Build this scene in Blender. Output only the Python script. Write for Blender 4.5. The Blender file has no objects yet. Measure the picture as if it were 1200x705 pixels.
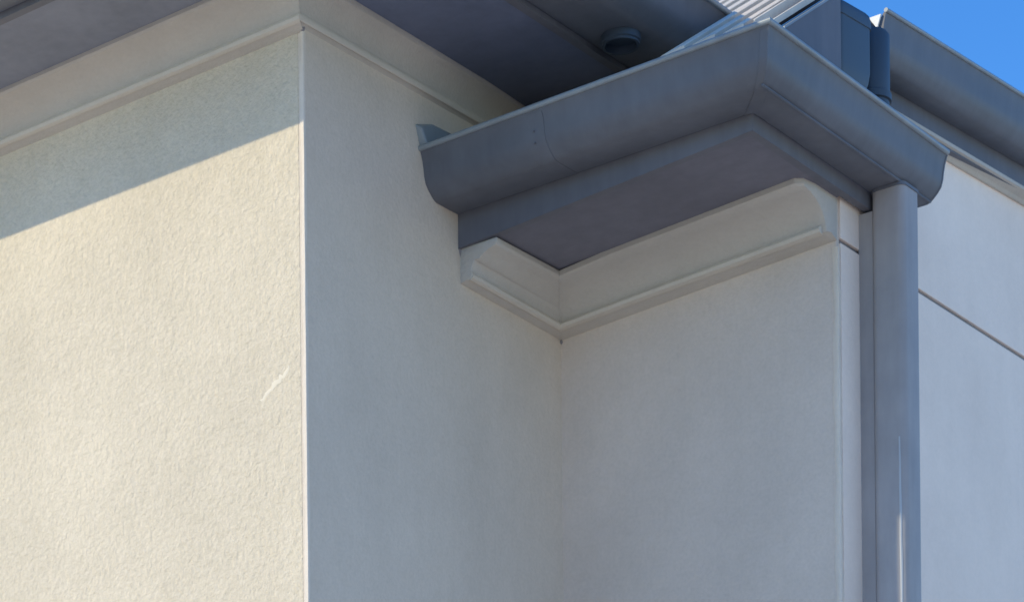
import bpy, bmesh, math, random
from mathutils import Vector, Matrix
random.seed(7)
sc = bpy.context.scene
COL = sc.collection

# ------------------------------------------------------------------ frame of reference
# Local design units: origin at the inside corner of the lower eave, X towards the right-hand
# front, Y away along the side wall, Z up.  S turns them into metres, ground lies at Z = 0.
S = 1.3
GZ = 3.322
def P(x, y, z): return Vector((x*S, y*S, (z+GZ)*S))

# ------------------------------------------------------------------ camera
cam_d = bpy.data.cameras.new('camera'); cam = bpy.data.objects.new('camera', cam_d); COL.objects.link(cam)
sc.camera = cam
cam.location = P(3.001, -4.534, -2.092)
F = Vector((-.6455, .7638, 0)).normalized(); R = Vector((F.y, -F.x, 0)); Z = Vector((0, 0, 1))
cx = (R - Z*.01).normalized(); cy = (Z + R*.01).normalized(); cz = -F
cam.rotation_euler = Matrix((cx, cy, cz)).transposed().to_euler()
cam_d.sensor_width = 36; cam_d.lens = 3204/1200*36
cam_d.shift_x = (600-293)/1200; cam_d.shift_y = (1600-352.5)/1200
cam_d.dof.use_dof = True; cam_d.dof.focus_distance = 5.9; cam_d.dof.aperture_fstop = 6.5
cam_d.clip_start = .05; cam_d.clip_end = 2000

# ------------------------------------------------------------------ sky, sun, exposure
sun_to = Vector((-.78, -1.0, .72)).normalized()
elev = math.asin(sun_to.z)
w = bpy.data.worlds.new('World'); sc.world = w; w.use_nodes = True
nt = w.node_tree; nt.nodes.clear()
sky = nt.nodes.new('ShaderNodeTexSky'); sky.sky_type = 'NISHITA'; sky.sun_disc = False
sky.sun_elevation = elev; sky.sun_rotation = math.atan2(sun_to.x, sun_to.y)
sky.air_density = 1.0; sky.dust_density = 0.0; sky.ozone_density = 4.0
bg = nt.nodes.new('ShaderNodeBackground'); bg.inputs[1].default_value = .15
wo = nt.nodes.new('ShaderNodeOutputWorld')
hs = nt.nodes.new('ShaderNodeHueSaturation'); hs.inputs['Saturation'].default_value = 1.26; hs.inputs['Hue'].default_value = .507
nt.links.new(sky.outputs[0], hs.inputs['Color']); nt.links.new(hs.outputs[0], bg.inputs[0]); nt.links.new(bg.outputs[0], wo.inputs[0])
sl = bpy.data.lights.new('sun', 'SUN'); sl.energy = 2.0; sl.angle = math.radians(.53); sl.color = (1, .89, .64)
so = bpy.data.objects.new('sun', sl); COL.objects.link(so)
so.rotation_euler = sun_to.to_track_quat('Z', 'Y').to_euler(); so.location = P(-6, -8, 8)
sc.view_settings.view_transform = 'Standard'; sc.view_settings.look = 'None'
sc.view_settings.gamma = 1; sc.view_settings.exposure = .78
sc.cycles.use_adaptive_sampling = True
sc.cycles.diffuse_bounces = 6; sc.cycles.max_bounces = 8

# ------------------------------------------------------------------ materials
def mat(name, base, rough=.6, spec=.5, coat=0):
    m = bpy.data.materials.new(name); m.use_nodes = True
    b = m.node_tree.nodes['Principled BSDF']
    b.inputs['Base Color'].default_value = (*base, 1); b.inputs['Roughness'].default_value = rough
    b.inputs['Specular IOR Level'].default_value = spec
    if coat: b.inputs['Coat Weight'].default_value = coat; b.inputs['Coat Roughness'].default_value = .25
    return m, m.node_tree, b
def N(nt, t, **k):
    n = nt.nodes.new(t)
    for a, v in k.items(): setattr(n, a, v)
    return n
def noise(nt, scale, detail=3, rough=.5, vec=None, stretch=None):
    tc = N(nt, 'ShaderNodeTexCoord'); mp = N(nt, 'ShaderNodeMapping')
    if stretch: mp.inputs['Scale'].default_value = stretch
    nt.links.new(tc.outputs['Object'], mp.inputs[0])
    n = N(nt, 'ShaderNodeTexNoise'); n.inputs['Scale'].default_value = scale
    n.inputs['Detail'].default_value = detail; n.inputs['Roughness'].default_value = rough
    nt.links.new(mp.outputs[0], n.inputs['Vector'])
    return n.outputs['Fac']
def ramp(nt, fac, stops):
    r = N(nt, 'ShaderNodeValToRGB')
    e = r.color_ramp.elements
    while len(e) < len(stops): e.new(.5)
    for el, (p, c) in zip(e, stops): el.position = p; el.color = (*c, 1) if len(c) == 3 else c
    nt.links.new(fac, r.inputs[0]); return r.outputs[0]
def mix(nt, fac, a, b, mode='MIX'):
    m = N(nt, 'ShaderNodeMix'); m.data_type = 'RGBA'; m.blend_type = mode
    if isinstance(fac, float): m.inputs[0].default_value = fac
    else: nt.links.new(fac, m.inputs[0])
    for s, v in ((6, a), (7, b)):
        if isinstance(v, tuple): m.inputs[s].default_value = (*v, 1)
        else: nt.links.new(v, m.inputs[s])
    return m.outputs[2]
def bump(nt, b, h, strength, dist, prev=None):
    n = N(nt, 'ShaderNodeBump'); n.inputs['Strength'].default_value = strength; n.inputs['Distance'].default_value = dist
    nt.links.new(h, n.inputs['Height'])
    if prev: nt.links.new(prev, n.inputs['Normal'])
    nt.links.new(n.outputs[0], b.inputs['Normal']); return n.outputs[0]

def render_mat(name, base, tex=1.0, relief=None):
    relief = tex if relief is None else relief
    m, t, b = mat(name, base, .85, .25)
    lo = tuple(c*.93 for c in base); hi = tuple(min(1, c*1.06) for c in base)
    big = noise(t, 2.2, 4, .6); c = ramp(t, big, [(.3, lo), (.7, hi)])
    fine = noise(t, 120, 4, .65); c2 = ramp(t, fine, [(.36, (.93, .93, .92)), (.5, (.985, .985, .98)), (.64, (1.03, 1.03, 1.03))])
    c = mix(t, 1.0*tex, c, c2, 'MULTIPLY')
    md = noise(t, 38, 3, .6, stretch=(1, 1, .85)); c4 = ramp(t, md, [(.36, (.97, .97, .96)), (.6, (1.01, 1.01, 1.01))]); c = mix(t, 1.0*tex, c, c4, 'MULTIPLY')
    run = noise(t, 5, 3, .6, stretch=(1, 1, .12)); c3 = ramp(t, run, [(.35, (.955, .955, .95)), (.6, (1, 1, 1))])
    c = mix(t, .8, c, c3, 'MULTIPLY')
    t.links.new(c, b.inputs['Base Color'])
    n1 = bump(t, b, noise(t, 78, 4, .6), 1.0*relief, .006)
    bump(t, b, noise(t, 240, 2, .5), .25*relief, .002, n1)
    return m
M_wall = render_mat('cream_render', (.705, .60, .455), 1.0, .9)
M_wall_m = render_mat('smooth_grey_render', (.71, .60, .485), .7, .3)
M_wall_r = render_mat('grey_cream_render', (.71, .595, .495), .7, .3)
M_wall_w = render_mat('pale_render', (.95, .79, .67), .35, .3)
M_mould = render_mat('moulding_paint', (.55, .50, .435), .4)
M_bead = render_mat('bead_render', (.76, .655, .54), .3)
M_lipbead = render_mat('moulding_bead_bounce_tint', (.63, .565, .475), .3)  # lighter than the moulding to paint in light bounced from the ground
def metal_mat(name, base, rough=.38, streak=1):
    m, t, b = mat(name, base, rough, .35)
    d = noise(t, 3.5, 5, .65, stretch=(1, 1, 1)); c = ramp(t, d, [(.3, tuple(x*.86 for x in base)), (.7, tuple(x*1.14 for x in base))])
    s = noise(t, 30, 3, .6, stretch=(1, 1, .15)); c2 = ramp(t, s, [(.3, (.93, .93, .93)), (.7, (1.06, 1.06, 1.05))])
    c = mix(t, float(streak), c, c2, 'MULTIPLY')
    t.links.new(c, b.inputs['Base Color'])
    r = N(t, 'ShaderNodeMapRange'); r.inputs[3].default_value = rough-.08; r.inputs[4].default_value = rough+.15
    t.links.new(d, r.inputs[0]); t.links.new(r.outputs[0], b.inputs['Roughness'])
    bump(t, b, noise(t, 14, 2, .5), .12, .004)
    return m
M_gut = metal_mat('slate_gutter_steel', (.132, .138, .158), .5)
M_lip = metal_mat('slate_rim_sky_tint', (.26, .29, .31), .32)  # gutter steel lightened so the rim carries painted sky light; also on trims
M_fascia = metal_mat('slate_fascia_steel', (.14, .14, .16), .55)
M_soffit = metal_mat('charcoal_soffit_paint', (.165, .16, .185), .7)
M_soffit2 = metal_mat('bounce_lit_soffit_paint', (.225, .235, .275), .7)  # soffit paint lightened over the sunlit wall, ground bounce put into the colour
M_dark = metal_mat('navy_soffit_paint', (.145, .165, .235), .6)
M_pipe = metal_mat('slate_downpipe_steel', (.35, .32, .31), .5)
M_roof = metal_mat('pale_roof_steel', (.70, .62, .52), .6)
M_roof.node_tree.nodes['Principled BSDF'].inputs['Metallic'].default_value = 0
M_roofd = metal_mat('dark_roof_and_gap_shade', (.03, .028, .03), .7)  # near-black so gaps between the low roof ribs carry painted shadow
M_stub, _, _ = mat('navy_plastic', (.045, .062, .085), .5)
M_white, _, _ = mat('sunlit_patch_white', (.85, .85, .83), .5)
M_joint, _, _ = mat('grey_joint_sealant', (.24, .22, .22), .8)
M_scuff, _, _ = mat('pale_filler', (.76, .66, .51), .9)
M_scratch, _, _ = mat('scratched_zinc', (.46, .47, .48), .5)

# ------------------------------------------------------------------ mesh helpers
def obj(name, bm, m, parent=None, smooth=False, label=None, bevel=0):
    me = bpy.data.meshes.new(name)
    bmesh.ops.recalc_face_normals(bm, faces=bm.faces); 
    if smooth:
        for f in bm.faces: f.smooth = True
    bm.to_mesh(me); bm.free(); me.materials.append(m)
    o = bpy.data.objects.new(name, me); COL.objects.link(o)
    if parent:
        o.parent = parent
        o.matrix_parent_inverse = Matrix.Translation(-world_loc(parent))
    if label: o['label'] = label
    if bevel:
        b = o.modifiers.new('bevel', 'BEVEL'); b.width = bevel*S; b.segments = 2; b.limit_method = 'ANGLE'; b.angle_limit = math.radians(35)
    if smooth:
        o.modifiers.new('edges', 'EDGE_SPLIT').split_angle = math.radians(38)
    return o
def world_loc(o):
    v = Vector((0, 0, 0))
    return o.location.copy() if o.type == 'EMPTY' else v
def hexa(bm, pts):           # 8 points: 4 bottom ring, 4 top ring
    v = [bm.verts.new(P(*p)) for p in pts]
    for f in ((3, 2, 1, 0), (4, 5, 6, 7), (0, 1, 5, 4), (1, 2, 6, 5), (2, 3, 7, 6), (3, 0, 4, 7)):
        bm.faces.new([v[i] for i in f])
def box(bm, x0, x1, y0, y1, z0, z1):
    hexa(bm, [(x0, y0, z0), (x1, y0, z0), (x1, y1, z0), (x0, y1, z0), (x0, y0, z1), (x1, y0, z1), (x1, y1, z1), (x0, y1, z1)])
def bmx(*a):
    bm = bmesh.new(); box(bm, *a); return bm
def rings(bm, rr, closed=True, caps=True):    # loft rings of points
    vs = [[bm.verts.new(P(*p)) for p in r] for r in rr]
    n = len(rr[0])
    for a, b in zip(vs, vs[1:]):
        for i in range(n if closed else n-1):
            j = (i+1) % n
            bm.faces.new((a[i], a[j], b[j], b[i]))
    if caps: bm.faces.new(vs[0]); bm.faces.new(vs[-1])
def prism_yz(bm, pts, x0, x1): rings(bm, [[(x0, y, z) for y, z in pts], [(x1, y, z) for y, z in pts]])
def lerp(a, b, t): return tuple(a[i]+(b[i]-a[i])*t for i in range(len(a)))

# ogee-fronted quad gutter section: (t outwards 0..1, z above fascia bottom)
OG = [(0.0, .066), (.17, .0657), (.56, .066), (.63, .0683), (.70, .0740), (.78, .0815), (.85, .0905), (.885, .102), (.905, .117), (.93, .130), (.965, .141), (1.0, .149)]
def shell(prof, th=.03, tz=.003):
    inner = []
    for i, (t, z) in enumerate(prof):
        a = prof[max(i-1, 0)]; b = prof[min(i+1, len(prof)-1)]
        dx, dz = (b[0]-a[0])*.11, b[1]-a[1]; L = math.hypot(dx, dz) or 1
        inner.append((t - dz/L*.0025/.11, z + dx/L*.0025))
    return prof + inner[::-1]
def dense(prof): return prof

# ------------------------------------------------------------------ ground
def sheet(name, pts, m, z):
    bm = bmesh.new(); bm.faces.new([bm.verts.new(Vector((x, y, z))) for x, y in pts])
    o = obj(name, bm, m); o['kind'] = 'structure'; return o
mg, t, b = mat('dry_ground', (.30, .28, .23), .95, .2)
c = ramp(t, noise(t, .8, 6, .6), [(.3, (.32, .28, .20)), (.7, (.42, .37, .29))]); t.links.new(c, b.inputs['Base Color'])
sheet('ground', [(-900, -900), (900, -900), (900, 900), (-900, 900)], mg, 0)
mp_, t, b = mat('bounce_paving', (.50, .48, .44), .9, .3)
c = ramp(t, noise(t, 2, 6, .6), [(.3, (.70, .59, .47)), (.7, (.78, .67, .54))]); t.links.new(c, b.inputs['Base Color'])
bump(t, b, noise(t, 60, 3, .6), .3, .004)
sheet('paving', [(-30, -30), (32, -30), (32, 32), (-30, 32)], mp_, .004)  # unseen paving, widened and lightened to bounce light onto the shaded walls

# ------------------------------------------------------------------ the house
house = bpy.data.objects.new('house', None); COL.objects.link(house)
house.location = P(0, 0, -GZ); 
house['label'] = 'cream rendered house corner with slate gutters, dark eaves and a sunlit roof edge'
house['category'] = 'house'
H = house
G = -GZ
Y0 = -.803; X3 = .606
# walls -----------------------------------------------------------
wall_l = obj('wall', bmx(-5, -.012, Y0, 4, G, .40), M_wall, H, label='cream rendered front wall with the sun on its lower part', bevel=.0015)
obj('wall', bmx(-.0119, 0, Y0+.0004, 4, G, .3998), M_wall_m, H, label='smooth shaded return wall between the sunlit wall and the low eave')
core = obj('wall', bmx(-.05, X3-.014, 0, 4, G, .235), M_wall_r, H, label='shaded rendered wall under the low eave')
# side wall: two rendered panels with a recessed joint
ja, jb = -.0425, -.034
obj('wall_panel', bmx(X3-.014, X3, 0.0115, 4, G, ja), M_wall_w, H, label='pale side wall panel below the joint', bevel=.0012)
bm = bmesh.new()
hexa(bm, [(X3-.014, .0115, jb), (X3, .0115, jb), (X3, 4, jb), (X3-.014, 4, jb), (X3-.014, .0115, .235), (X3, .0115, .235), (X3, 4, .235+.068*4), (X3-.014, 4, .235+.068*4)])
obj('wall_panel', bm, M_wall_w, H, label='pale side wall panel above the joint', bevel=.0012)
obj('joint_sealant', bmx(X3-.0139, X3-.006, 0.0116, 4, ja, jb), M_joint, H)
obj('wall_edge', bmx(X3-.0141, X3-.004, .0004, .0114, G, .235), M_wall_r, H)
# corner beads (trowelled metal angles under thin render)
def bead_strip(f, z0, z1, n=46):
    bm = bmesh.new(); rr = []
    ph = [random.uniform(0, 6.28) for _ in range(5)]
    for i in range(n):
        z = z0+(z1-z0)*i/(n-1)
        wv = .0012*math.sin(z*23+ph[0])+.0009*math.sin(z*61+ph[1])+random.uniform(-.0005, .0005)
        pr = .0004*math.sin(z*37+ph[2])+random.uniform(-.0002, .0002)
        rr.append(f(z, wv, pr))
    rings(bm, rr); return bm
obj('corner_bead', bead_strip(lambda z, w_, p: [(-.0075+w_, Y0+.001, z), (-.0065+w_, Y0-.0008-p, z), (.0002, Y0-.0014-p, z), (.0012+p, Y0-.0002, z), (.0012+p, Y0+.004+w_, z), (-.001, Y0+.005, z)], -1.2, .25), M_bead, H, smooth=True)
obj('corner_bead', bead_strip(lambda z, w_, p: [(X3-.012+w_*1.2, .001, z), (X3-.009+w_, -.0011-p, z), (X3-.001, -.0016-p, z), (X3+.0012+p, -.0006, z), (X3+.0012+p, .006+w_*.5, z), (X3-.001, .0075, z)], -1.2, -.052), M_bead, H, smooth=True)
# faint repair smear on the sunlit wall
def smear(y, pts, wd, m, name):
    bm = bmesh.new()
    n = len(pts)
    L, U_, C = [], [], []
    for i, (x, z) in enumerate(pts):
        k = wd*(.35+.65*math.sin(math.pi*(i+.3)/(n-.4)))*random.uniform(.6, 1.2)
        L.append(bm.verts.new(P(x+k*.6, y+.0002, z-k))); U_.append(bm.verts.new(P(x-k*.6, y+.0002, z+k)))
        C.append(bm.verts.new(P(x, y-.0006, z)))
    for i in range(n-1):
        bm.faces.new((L[i], L[i+1], C[i+1], C[i])); bm.faces.new((C[i], C[i+1], U_[i+1], U_[i]))
    return obj(name, bm, m, H, smooth=True)
smear(Y0, [(-.106+.069*i/13+random.uniform(-.0025, .0025), -.382+.046*i/13+random.uniform(-.004, .004)) for i in range(14)], .0055, M_scuff, 'filler_smear')

# mouldings: closed section (t outwards 0..1, z from soffit)
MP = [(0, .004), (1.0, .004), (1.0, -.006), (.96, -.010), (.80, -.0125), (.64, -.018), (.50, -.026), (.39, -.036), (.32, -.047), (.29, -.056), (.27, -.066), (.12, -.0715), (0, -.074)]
def bead_sec(n=9, c=(.25, -.062), a=.10, b=.0078):
    return [(max(c[0]+a*math.cos(2*math.pi*k/n), -.02), c[1]+b*math.sin(2*math.pi*k/n)) for k in range(n)]
def bead_along(fr, parent):
    bm = bmesh.new(); rings(bm, [[f(t_, z) for t_, z in bead_sec()] for f in fr]); obj('lip_bead', bm, M_lipbead, parent, smooth=True)
def sof_z(x): return .003+.055*max(0, x)
# low eave: inside corner at (0,0)
pM, pR = .083, .128
bm = bmesh.new()
rings(bm, [[(t_*pM-.002*(t_ == 0), -.338, z+.012*(1-0)*(z < -.03)) for t_, z in MP], [(t_*pM, -t_*pR, z) for t_, z in MP]])
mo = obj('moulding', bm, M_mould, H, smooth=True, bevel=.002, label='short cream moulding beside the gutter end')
bead_along([lambda t_, z: (t_*pM, -.337, z+.010), lambda t_, z: (t_*pM, -t_*pR, z)], mo)
bm = bmesh.new()
rr = []
for X in (None, .2, .4, .588, .600, .6045):
    if X is None: rr.append([(t_*pM, -t_*pR, z) for t_, z in MP])
    else:
        k = {.600: .9, .6045: .62}.get(X, 1)
        rr.append([(X, -t_*pR*k, z+sof_z(X)-.003) for t_, z in MP])
rings(bm, rr)
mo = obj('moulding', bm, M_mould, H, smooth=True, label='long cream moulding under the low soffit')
bead_along([lambda t_, z: (t_*pM, -t_*pR, z)]+[(lambda t_, z, X=X: (X, -t_*pR, z+sof_z(X)-.003)) for X in (.2, .4, .592)], mo)
# high eave: outside corner at (0, Y0)
U = .318; pL, pM2 = .083, .042
bm = bmesh.new()
rings(bm, [[(-5, Y0-t_*pL, U+z-.001) for t_, z in MP], [(t_*pM2, Y0-t_*pL, U+z-.001) for t_, z in MP]])
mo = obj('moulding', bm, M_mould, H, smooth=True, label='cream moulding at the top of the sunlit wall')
bead_along([lambda t_, z: (-5, Y0-t_*pL, U+z-.001), lambda t_, z: (t_*pM2, Y0-t_*pL, U+z-.001)], mo)
bm = bmesh.new()
rings(bm, [[(t_*pM2, Y0-t_*pL, U+z*.95-.001) for t_, z in MP], [(t_*pM2, -.30, U+z*.9) for t_, z in MP], [(t_*pM2*.8, -.10, U+z*.9) for t_, z in MP]])
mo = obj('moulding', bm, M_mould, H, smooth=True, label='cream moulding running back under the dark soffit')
bead_along([lambda t_, z: (t_*pM2, Y0-t_*pL, U+z*.97-.001), lambda t_, z: (t_*pM2, -.12, U+z*.9)], mo)

# soffits ---------------------------------------------------------
bm = bmesh.new()
hexa(bm, [(.001, -.33, sof_z(0)), (.612, -.33, sof_z(.62)), (.612, -.001, sof_z(.62)), (.001, -.001, sof_z(0)),
          (.001, -.33, .06), (.612, -.33, .09), (.612, -.001, .09), (.001, -.001, .06)])
obj('soffit', bm, M_soffit, H, label='charcoal soffit of the low eave')
XU, YU = .26, -1.078
bm = bmesh.new()
hexa(bm, [(-5, YU+.015, U), (XU-.015, YU+.015, U), (.001, Y0+.001, U), (-5, Y0+.001, U), (-5, YU+.015, U+.012), (XU-.015, YU+.015, U+.012), (.001, Y0+.001, U+.012), (-5, Y0+.001, U+.012)])
obj('soffit', bm, M_soffit2, H, label='grey soffit over the sunlit wall')
bm = bmesh.new()
hexa(bm, [(XU-.015, YU+.015, U), (XU-.015, 3.9, U), (.001, 3.9, U), (.001, Y0+.001, U), (XU-.015, YU+.015, U+.012), (XU-.015, 3.9, U+.012), (.001, 3.9, U+.012), (.001, Y0+.001, U+.012)])
obj('soffit', bm, M_dark, H, label='dark blue-grey soffit above the low roof')

# fascias ---------------------------------------------------------
bm = bmesh.new()      # low front fascia, lower edge follows the soffit
hexa(bm, [(.0005, -.345, sof_z(0)-.001), (.628, -.345, sof_z(.628)-.001), (.612, -.329, sof_z(.612)-.001), (.0005, -.329, sof_z(0)-.001),
          (.0005, -.345, .14), (.628, -.345, .14), (.612, -.329, .14), (.0005, -.329, .14)])
obj('fascia', bm, M_fascia, H)
bm = bmesh.new()      # low side fascia
z0 = sof_z(.62)-.001
hexa(bm, [(.628, -.3449, z0), (.628, .15, z0), (.6125, .15, z0), (.6125, -.329, z0), (.628, -.3449, .14), (.628, .15, .14), (.6125, .15, .14), (.6125, -.329, .14)])
obj('fascia', bm, M_fascia, H)
for pts, in (([(-5, YU), (XU, YU), (XU-.016, YU+.016), (-5, YU+.016)],), ([(XU, YU+.0002), (XU, 3.9), (XU-.016, 3.9), (XU-.016, YU+.0162)],)):
    bm = bmesh.new()
    hexa(bm, [(x, y, U-.003) for x, y in pts]+[(x, y, .395) for x, y in pts])
    obj('fascia', bm, M_fascia, H)

# gutters ---------------------------------------------------------
def corner_gutter(name, fx, fy, xa, yb, wx, wy, zb, m, rim=True, label=None):
    """front run along X at y=fy-.. from xa, round the corner at (fx,fy), then along Y to yb"""
    sh = shell(OG)
    g = bmesh.new()
    rings(g, [[(xa, fy-.0015-t*wy, zb+z) for t, z in sh], [(fx+.0015+t*wx, fy-.0015-t*wy, zb+z) for t, z in sh], [(fx+.0015+t*wx, yb, zb+z) for t, z in sh]])
    go = obj(name, g, m, H, smooth=True, label=label)
    # rolled rim
    r = .0052; n = 10; L = []
    for k in range(n):
        a = 2*math.pi*k/n; L.append((math.cos(a)*r, math.sin(a)*r+.001))
    bm = bmesh.new()
    rings(bm, [[(xa, fy-.0015-wy-u, zb+.149+v) for u, v in L], [(fx+.0015+wx+u, fy-.0015-wy-u, zb+.149+v) for u, v in L], [(fx+.0015+wx+u, yb, zb+.149+v) for u, v in L]])
    obj('rim', bm, M_lip, go, smooth=True)
    return go
gl = corner_gutter('gutter', .628, -.345, -.003, .2, .098, .117, 0, M_gut, label='low slate gutter wrapping the corner to a stop end')
# stop end of the low gutter
bm = bmesh.new()
poly = [(.6295+t*.099, z-.0005) for t, z in OG]+[(.7285, .152), (.6295, .152)]
rings(bm, [[(x, .199, z) for x, z in poly], [(x, .2025, z) for x, z in poly]])
obj('stop_end', bm, M_gut, gl)
# corner joint sleeve
sl2 = [(t+ (.010 if t > .01 else 0), z-.0009) for t, z in OG[:-1]]
bm = bmesh.new()
s2 = shell(sl2)
rings(bm, [[(.6295+t*.098-.016, -.3465-t*.117, z) for t, z in s2], [(.6295+t*.098, -.3465-t*.117, z) for t, z in s2], [(.6295+t*.098, -.3465-t*.117+.016, z) for t, z in s2]])
obj('joint_sleeve', bm, M_gut, gl, smooth=True)
# fine fold line low on the side run
bm = bmesh.new()
r_ = [(.0, -.0005), (.002, -.002), (.004, -.0005), (.0035, .002), (0, .002)]
rings(bm, [[(.6905+u, -.425, .0668+v) for u, v in r_], [(.6905+u, .199, .0668+v) for u, v in r_]])
obj('folded_bead', bm, M_gut, gl)
gh = corner_gutter('gutter', XU, YU, -5, 3.9, .16, .10, U-.058, M_gut, label='high slate gutter seen from below at the upper left')

bm = bmesh.new(); rr = []
for z, k in ((U+.012, 1), (U-.004, 1), (U-.006, .93), (U-.010, .93), (U-.010, .80), (U+.004, .78)):
    rr.append([(.315+.037*k*math.cos(2*math.pi*i/28), -.27+.037*k*math.sin(2*math.pi*i/28), z) for i in range(28)])
rings(bm, rr)
obj('outlet', bm, M_stub, gh, smooth=True, label='round outlet ring under the high gutter')
# high side gutter along the pale wall, falling towards the front
def zB(y): return .355+.08*(y-.02)
bm = bmesh.new(); sh = shell(OG); yb0, yb1 = .015, 5.5
fxb = .632
rings(bm, [[(fxb+t*.068, y, zB(y)-.149+z) for t, z in sh] for y in (yb0, 3.9)])
gb = obj('gutter', bm, M_gut, H, smooth=True, label='high slate gutter above the pale side wall, against the sky')
bm = bmesh.new(); L = [(math.cos(2*math.pi*k/10)*.004, math.sin(2*math.pi*k/10)*.004) for k in range(10)]
rings(bm, [[(fxb+.068+u, y, zB(y)+v) for u, v in L] for y in (yb0-.002, 3.9)])
obj('rim', bm, M_lip, gb, smooth=True)
bm = bmesh.new()
poly = [(fxb+t*.069, z-.149) for t, z in OG]+[(fxb+.062, -.004), (fxb+.048, -.028), (fxb+.036, -.006), (fxb+.012, -.002), (fxb, -.004)]
rings(bm, [[(x, y, zB(y)+z) for x, z in poly] for y in (yb0-.001, yb0+.003)])
obj('stop_end', bm, M_gut, gb)
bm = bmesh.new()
rings(bm, [[(fxb+.036, y, zB(y)-.006), (fxb+.060, y, zB(y)-.006), (fxb+.052, y, zB(y)-.030)] for y in (yb0-.006, yb0-.002)])  # added white tab paints the sunlit patch of the dark stop end
obj('sunlit_patch_tab', bm, M_white, gb, label='small white triangle standing in for sun on the stop end')
bm = bmesh.new()
hexa(bm, [(.612, yb0+.004, zB(yb0)-.134), (fxb-.001, yb0+.004, zB(yb0)-.134), (fxb-.001, 3.9, zB(3.9)-.132), (.612, 3.9, zB(3.9)-.132),
          (.612, yb0+.004, zB(yb0)-.01), (fxb-.001, yb0+.004, zB(yb0)-.01), (fxb-.001, 3.9, zB(3.9)-.01), (.612, 3.9, zB(3.9)-.01)])
obj('fascia', bm, M_fascia, H)
# slim cream moulding at the head of the side wall
def mz(y): return .251+.068*(y-.455)
bm = bmesh.new()
rings(bm, [[(X3-.002, y, mz(y)), (X3+.006, y, mz(y)-.001), (X3+.011, y, mz(y)+.004), (.636, y, mz(y)+.0095), (.636, y, mz(y)+.016), (X3-.002, y, mz(y)+.03)] for y in (.02, .8, 3.9)])
obj('moulding', bm, M_mould, H, label='slim cream moulding at the head of the pale side wall')

# downpipe --------------------------------------------------------
def rrect(x0, x1, y0, y1, r, n=5):
    out = []
    for cx_, cy_, a0 in ((x1-r, y0+r, -90), (x1-r, y1-r, 0), (x0+r, y1-r, 90), (x0+r, y0+r, 180)):
        for k in range(n+1):
            a = math.radians(a0+90*k/n); out.append((cx_+r*math.cos(a), cy_+r*math.sin(a)))
    return out
bm = bmesh.new()
sec = rrect(.633, .700, .074, .142, .014)
rings(bm, [[(x, y, z) for x, y in sec] for z in (.067, -.4, -1.5, G+.02)])
dp = obj('downpipe', bm, M_pipe, H, smooth=True, label='rectangular slate downpipe under the gutter end')
bm = bmesh.new()
for z, g_ in ((.067, .003), (.056, .003)): pass
rings(bm, [[(x+(x-.6665)*.05, y+(y-.108)*.05, z) for x, y in sec] for z in (.0655, .060)])
obj('outlet_collar', bm, M_gut, dp, smooth=True)
bm = bmesh.new()      # pale scratch along the rounded edge
a0 = math.radians(-75); pts = []
for i in range(12):
    z = -.40-.5*i/11; wv = .0022*(.5+.5*min(1, i/3))+random.uniform(0, .0006)
    aa = math.radians(-82+random.uniform(-2, 2)+i*.8)
    cxx, cyy, rr_ = .686, .088, .0145
    pts.append([(cxx+rr_*math.cos(aa-wv/.014), cyy+rr_*math.sin(aa-wv/.014), z), (cxx+(rr_+.0008)*math.cos(aa), cyy+(rr_+.0008)*math.sin(aa), z), (cxx+rr_*math.cos(aa+wv/.014), cyy+rr_*math.sin(aa+wv/.014), z)])
rings(bm, pts, closed=False, caps=False)
obj('scratch', bm, M_scratch, dp, smooth=True)
obj('pipe_light_blocker', bmx(X3-.001, .634, .082, .136, G+.02, .03), M_pipe, dp)  # added box blocking light behind the pipe to darken the wall strip
bm = bmesh.new()      # strap fixing it to the wall, out of the picture below
box(bm, X3-.001, .634, .068, .148, -1.2, -1.175)
obj('pipe_bracket', bm, M_pipe, dp)

# low roof --------------------------------------------------------
TP = .68
def rz(y): return .160+TP*(y+.455)
yr = -.17
def drop(x): return -min(.052, .16*max(0, (.52-x)/.52))
prof = [(.69, -.17), (.60, -.11), (.52, .12), (.46, .62), (.0, .62)]
def yend(x):
    for (x1, y1), (x2, y2) in zip(prof, prof[1:]):
        if x >= x2: return y1+(y2-y1)*(x1-x)/(x1-x2)
    return .62
roof_pts = [(.001, -.425), (.37, -.425), (.52, -.425), (.60, -.425), (.69, -.425), (.69, -.17), (.60, -.11), (.52, .12), (.37, .62), (.001, .62)]
bm = bmesh.new()
top = [bm.verts.new(P(x, y, rz(y)-.018+drop(x))) for x, y in roof_pts]
bot = [bm.verts.new(P(x, y, rz(y)-.035+drop(x))) for x, y in roof_pts]
for tri in ((0, 1, 8, 9), (1, 2, 7, 8), (2, 3, 6, 7), (3, 4, 5, 6)):
    bm.faces.new([top[i] for i in tri]); bm.faces.new([bot[i] for i in reversed(tri)])
for i in range(10):
    j = (i+1) % 10; bm.faces.new((top[i], top[j], bot[j], bot[i]))
roof = obj('roof', bm, M_roofd, H, label='low roof with pale raised ribs')
edges = [.686, .668, .612, .552, .489, .425, .361, .298, .232, .168, .105, .050, .004]      # joints between the steel pans
for a, b in zip(edges, edges[1:]):
    x1, x0 = a-.0065, b+.0065
    bm = bmesh.new()
    if a > .68: x0, x1 = .677, .6835
    rr = []
    for t_ in (0, .33, .66, 1):
        row = []
        for x_, dz in ((x0, -.020), (x0, -.003), (x0+.004, -.001), (x1-.004, .003), (x1, .002), (x1, -.020)):
            y_ = -.432+(yend(x_)+.432)*t_
            row.append((x_, y_, rz(y_)+dz+drop((x0+x1)/2)))
        rr.append(row)
    rings(bm, rr)
    obj('roof_pan', bm, M_roof, roof)
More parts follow.
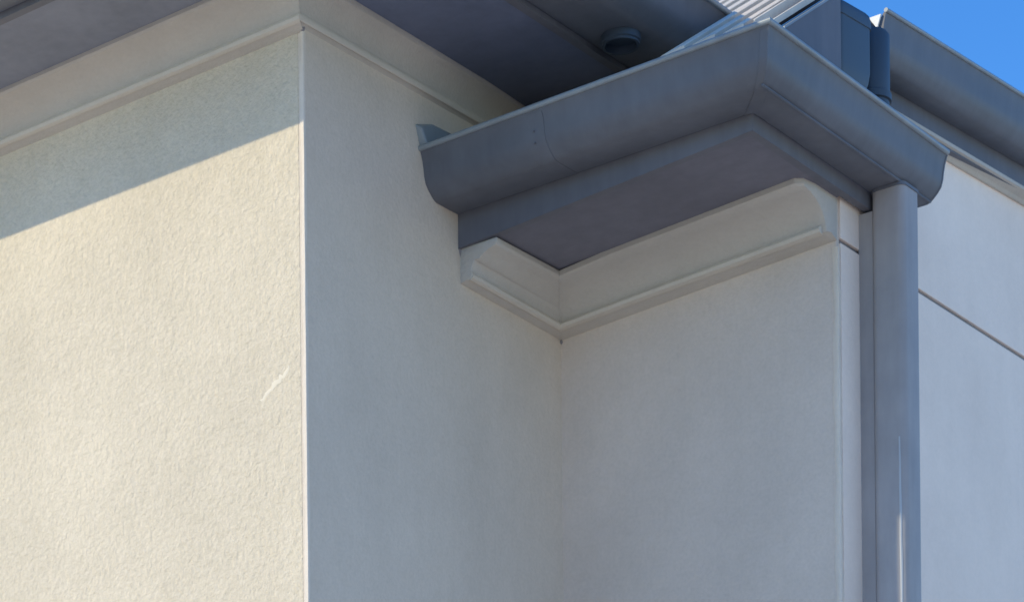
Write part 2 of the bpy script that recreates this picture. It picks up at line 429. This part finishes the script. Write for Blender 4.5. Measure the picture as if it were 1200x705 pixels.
# verge: sunlit capping, dark gap, then the barge board
bm = bmesh.new()
def vz(y, d): return rz(y)+d
rings(bm, [[(.7005, -.44, vz(-.44, -.024)), (.7065, -.44, vz(-.44, -.024)), (.7065, -.44, vz(-.44, -.012)), (.7005, -.44, vz(-.44, -.012))],
           [(.7005, -.24, vz(-.24, -.024)), (.7065, -.24, vz(-.24, -.024)), (.7065, -.24, vz(-.24, -.012)), (.7005, -.24, vz(-.24, -.012))]])
obj('verge_capping', bm, M_roof, roof, label='narrow white capping catching the sun')
bm = bmesh.new()
def barge(y): return rz(y)-.034
prism_yz(bm, [(-.425, .15), (-.40, barge(-.40)), (-.245, barge(-.245)), (-.225, barge(-.235)), (-.20, .293), (-.20, .15)], .711, .722)
obj('gable_panel', bm, M_fascia, H, label='dark end panel between the two gutters', bevel=.001)
bm = bmesh.new()
rings(bm, [[(.709, y, barge(y)-.001), (.7245, y, barge(y)-.001), (.7245, y, barge(y)+.003), (.709, y, barge(y)+.003)] for y in (-.405, -.235)])
obj('barge_trim', bm, M_lip, H)
# rain head beside the gable and the outlet pipe dropping into the low gutter
bm = bmesh.new()
rr = []
for z, k in ((.12, .55), (.150, .80), (.172, .94), (.19, 1), (.268, 1), (.269, 1.05), (.283, 1.05), (.291, 1.0), (.295, .9)):
    cx_, cy_ = .684, -.134
    rr.append([(cx_+(x-cx_)*k, cy_+(y-cy_)*k, z+(y+.198)*.09) for x, y in rrect(.652, .7165, -.205, -.063, .026, 7)])
rings(bm, rr)
obj('rain_head', bm, M_stub, H, smooth=True, label='dark navy rain head between the gable panel and the high gutter')
bm = bmesh.new(); rr = []
cxp, cyp, rp = .684, -.018, .037
for z, k in ((.12, .9), (.176, .9), (.178, 1.0), (.19, 1.0), (.192, .93), (.296, .93), (.303, .8)):
    rr.append([(cxp+rp*k*math.cos(2*math.pi*i/28), cyp+rp*k*math.sin(2*math.pi*i/28), z) for i in range(28)])
rings(bm, rr)
obj('outlet_pipe', bm, M_stub, H, smooth=True, label='short round outlet pipe with a collar behind the low gutter')

# lap joint with two rivets on the front gutter run
bm = bmesh.new(); s3 = shell([(t+(.007 if t > .01 else 0), z-.0007) for t, z in OG[:-1]])
rings(bm, [[(x, -.3466-t*.117, z) for t, z in s3] for x in (.236, .268)])
obj('lap_joint', bm, M_gut, gl, smooth=True)
for zz in (.112, .092):
    bm = bmesh.new(); bmesh.ops.create_icosphere(bm, subdivisions=2, radius=.0021*S)
    for v in bm.verts: v.co = P(.246, -.4535+(.112-zz)*.16, zz)+v.co
    obj('rivet', bm, M_fascia, gl, smooth=True)
# main roofs ------------------------------------------------------
bm = bmesh.new()
k = math.tan(math.radians(19))
v = [bm.verts.new(P(*p)) for p in [(-5, YU-.085, U+.088), (XU+.14, YU-.085, U+.088), (XU+.14, 3.9, U+.088), (XU+.14-2.5, YU-.085+2.5, U+.088+2.5*k), (XU+.14-2.5, 3.9, U+.088+2.5*k), (-5, YU-.085+2.5, U+.088+2.5*k)]]
bm.faces.new((v[0], v[1], v[3], v[5])); bm.faces.new((v[1], v[2], v[4], v[3]))
mr = obj('roof', bm, M_roofd, H, label='upper roof above the high gutter')
mr.modifiers.new('thick', 'SOLIDIFY').thickness = .015
bm = bmesh.new()
v = [bm.verts.new(P(*p)) for p in [(.69, .03, zB(.03)-.012), (.69, 3.9, zB(3.9)-.012), (.1, 3.9, zB(3.9)+.11), (.1, .03, zB(.03)+.11)]]
bm.faces.new(v)
mr = obj('roof', bm, M_roofd, H, label='roof behind the high side gutter')
mr.modifiers.new('thick', 'SOLIDIFY').thickness = .01

# kick-out flashing and sealant at the gutter's wall end ----------
bm = bmesh.new()
rings(bm, [[(-.001, -.478, .192), (-.001, -.462, .15), (-.001, -.335, .15), (-.001, -.335, .214), (-.001, -.425, .209)],
           [(.010, -.470, .186), (.016, -.458, .15), (.020, -.345, .15), (.008, -.345, .206), (.008, -.43, .203)]])
obj('apron_flashing', bm, M_lip, H, bevel=.003, label='small folded flashing where the gutter meets the wall')
bm = bmesh.new()
rings(bm, [[(.0, -.335, .004), (.004, -.338, .004), (.0, -.345, .004)], [(.0, -.331, -.012), (.003, -.334, -.012), (.0, -.338, -.012)], [(0, -.336, -.034), (.001, -.337, -.034), (0, -.338, -.034)]])
obj('sealant_drip', bm, M_joint, H)
def dab(x, y, z, r_, m=M_joint):
    bm = bmesh.new(); bmesh.ops.create_icosphere(bm, subdivisions=2, radius=r_*S)
    for v in bm.verts: v.co = P(x, y, z)+Vector((v.co.x*random.uniform(.8, 1.2), v.co.y*random.uniform(.8, 1.2), v.co.z*random.uniform(1.1, 1.6)))
    return obj('sealant_dab', bm, m, H, smooth=True)
dab(.001, -.001, -.077, .0032); dab(0, Y0-.001, .247, .004)
# dark caulk line at the mitre of the low moulding
bm = bmesh.new()
rings(bm, [[(t_*pM+.0004, -t_*pR-.0006, z-.0006), (t_*pM+.0022, -t_*pR-.0002, z-.0004), (t_*pM+.0002, -t_*pR-.0026, z-.0004)] for t_, z in MP[2:-1]], caps=False)
obj('caulk_line', bm, M_mould, H)
